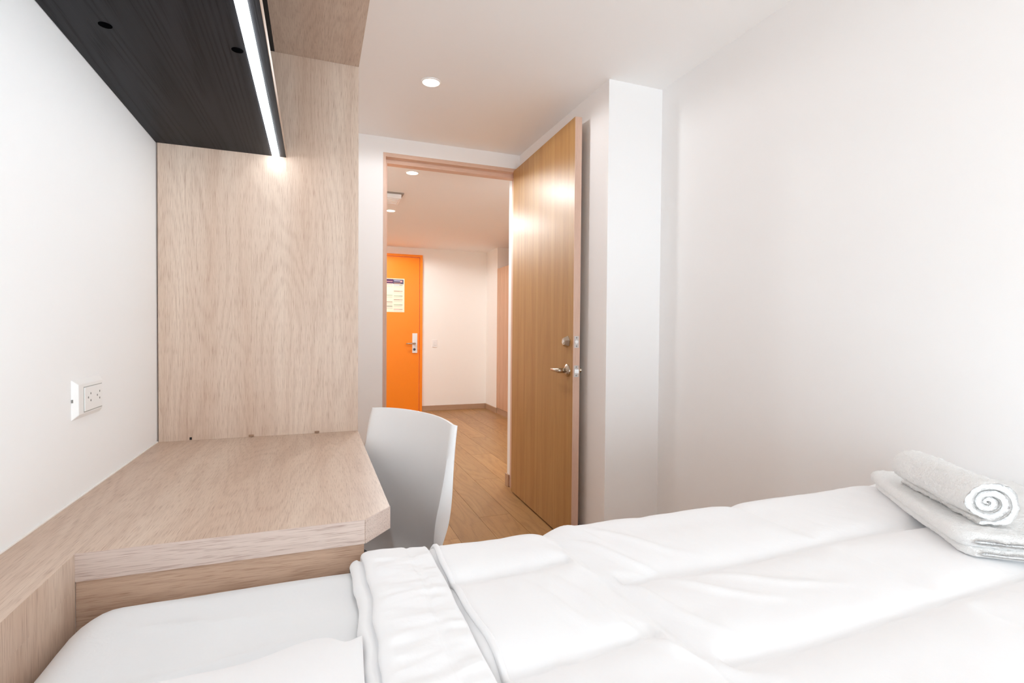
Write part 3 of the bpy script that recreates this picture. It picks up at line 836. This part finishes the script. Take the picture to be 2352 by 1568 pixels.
# ------------------------------------------------------------------ towels
E_ = Vector((0.610, 0.792, 0)); W_ = Vector((0.792, -0.610, 0))
T0 = Vector((1.003, 0.530, 0))
TB = 0.7115
def towel_noise(p, amp): return amp * (noise.noise(p * 150) + 0.8 * noise.noise(p * 320))
ft = empty('bath_towel', T0 + E_ * 0.2 + W_ * 0.14 + Vector((0, 0, TB)), 'white terry towel folded flat on the duvet under the roll', 'towel', 'folded towels on the bed')
def fold_layer(name, b0, b1, z0, z1, l0, l1, seed):
    """one folded layer: rounded slab, b along W_, l along E_"""
    r = (z1 - z0) / 2; zc = (z0 + z1) / 2
    ring = []
    nb_ = 44
    for k in range(11):
        a = math.pi / 2 + math.pi * k / 10
        ring.append((b0 + r + r * math.cos(a), zc + r * math.sin(a)))
    for k in range(1, nb_): ring.append((b0 + r + (b1 - b0 - 2 * r) * k / nb_, z0))
    for k in range(11):
        a = -math.pi / 2 + math.pi * k / 10
        ring.append((b1 - r + r * math.cos(a), zc + r * math.sin(a)))
    for k in range(1, nb_): ring.append((b1 - r - (b1 - b0 - 2 * r) * k / nb_, z1))
    nl = 110; vs_ = []
    for i in range(nl + 1):
        t = i / nl
        l = l0 + (l1 - l0) * t
        e = min(t, 1 - t) * (l1 - l0)
        sq = math.sqrt(max(0.0, 1 - (max(0, 0.018 - e) / 0.018) ** 2)) * 0.8 + 0.2
        for (b, z) in ring:
            zz = zc + (z - zc) * sq
            b += 0.022 * (max(0.0, 0.035 - e) / 0.035) ** 2 * max(0.0, 1 - (b - b0) / 0.12)      # soft rounded corners
            p = T0 + W_ * (b + 0.006 * fbm(l * 7, seed, b * 3, 2)) + E_ * (l + 0.004 * fbm(b * 8, seed + 3, 0, 2)) + Vector((0, 0, zz))
            up_ = 1.0 if z > zc - 0.2 * r else 0.0
            p.z += up_ * (0.004 * fbm(l * 6, b * 6, seed, 2)) + (towel_noise(p, 0.0020) if up_ else 0)
            p += W_ * towel_noise(p + Vector((3, 1, 2)), 0.0018)
            vs_.append(p)
    n_ = len(ring)
    fs2 = [(i * n_ + k, i * n_ + (k + 1) % n_, (i + 1) * n_ + (k + 1) % n_, (i + 1) * n_ + k) for i in range(nl) for k in range(n_)]
    fs2.append(tuple(range(n_))); fs2.append(tuple(nl * n_ + k for k in reversed(range(n_))))
    return obj(name, vs_, fs2, TERRY, ft, True)
fold_layer('towel_fold', 0.004, 0.29, TB, TB + 0.018, 0.0, 0.42, 1.0)
fold_layer('towel_fold', -0.004, 0.285, TB + 0.015, TB + 0.040, 0.004, 0.425, 6.0)

# rolled towel: spiral cross section extruded along the roll
RA = Vector((1.088, 0.535, 0)); RBp = Vector((1.225, 0.745, 0))
rl = empty('rolled_towel', (RA + RBp) / 2 + Vector((0, 0, TB + 0.038)), 'white terry towel rolled up on top of the flat folded towel', 'towel', 'folded towels on the bed')
ax = (RBp - RA); RLN = ax.length; ax = ax.normalized(); sd = Vector((ax.y, -ax.x, 0))
turns = 3.1; thk = 0.0136; r_out = 0.046
ring = []
NT = 150
inner, outer = [], []
for k in range(NT + 1):
    t = k / NT
    a = -math.pi * 0.62 + t * turns * 2 * math.pi
    r = r_out - t * turns * 0.0135 + 0.0030 * fbm(math.cos(a) * 1.2, math.sin(a) * 1.2, t * 3, 2)
    outer.append((a, r)); inner.append((a, max(0.002, r - thk)))
cross = outer + inner[::-1]
rv = []; nl = 110
zc = TB + 0.0385 + r_out * 0.90
for i in range(nl + 1):
    t = i / nl
    e = min(t, 1 - t) * RLN
    sq = math.sqrt(max(0.0, 1 - (max(0, 0.006 - e) / 0.006) ** 2))
    for q, (a, r) in enumerate(cross):
        mid = r_out - ((a + math.pi * 0.62) / (2 * math.pi)) * 0.0135 - thk / 2
        r2 = mid + (r - mid) * (0.80 + 0.20 * sq)
        tel = 0.010 * (0.5 - min(1, max(0, (r_out - mid) / r_out))) * (1 if i < nl / 2 else -1) * (1 - min(1, e / 0.05))
        c, s_ = math.cos(a), math.sin(a)
        zz = s_ * r2 * 0.92; bb = c * r2 * 1.08
        if zz < -0.034 : zz = -0.034 - (zz + 0.034) * -0.3
        p = RA + ax * (RLN * t - tel) + sd * bb + Vector((0, 0, zc + zz))
        if q < NT // 2:
            dsp = towel_noise(p, 0.0022) + 0.0040 * fbm(p.x * 14, p.y * 14, a, 2)
            p += (sd * c + Vector((0, 0, s_))) * dsp
        rv.append(p)
n_ = len(cross)
rf = [(i * n_ + k, i * n_ + (k + 1) % n_, (i + 1) * n_ + (k + 1) % n_, (i + 1) * n_ + k) for i in range(nl) for k in range(n_)]
for k in range(NT):
    rf.append((k, k + 1, n_ - 2 - k, n_ - 1 - k)); bq = nl * n_
    rf.append((bq + k, bq + n_ - 1 - k, bq + n_ - 2 - k, bq + k + 1))
obj('roll', rv, rf, TERRY, rl, True)
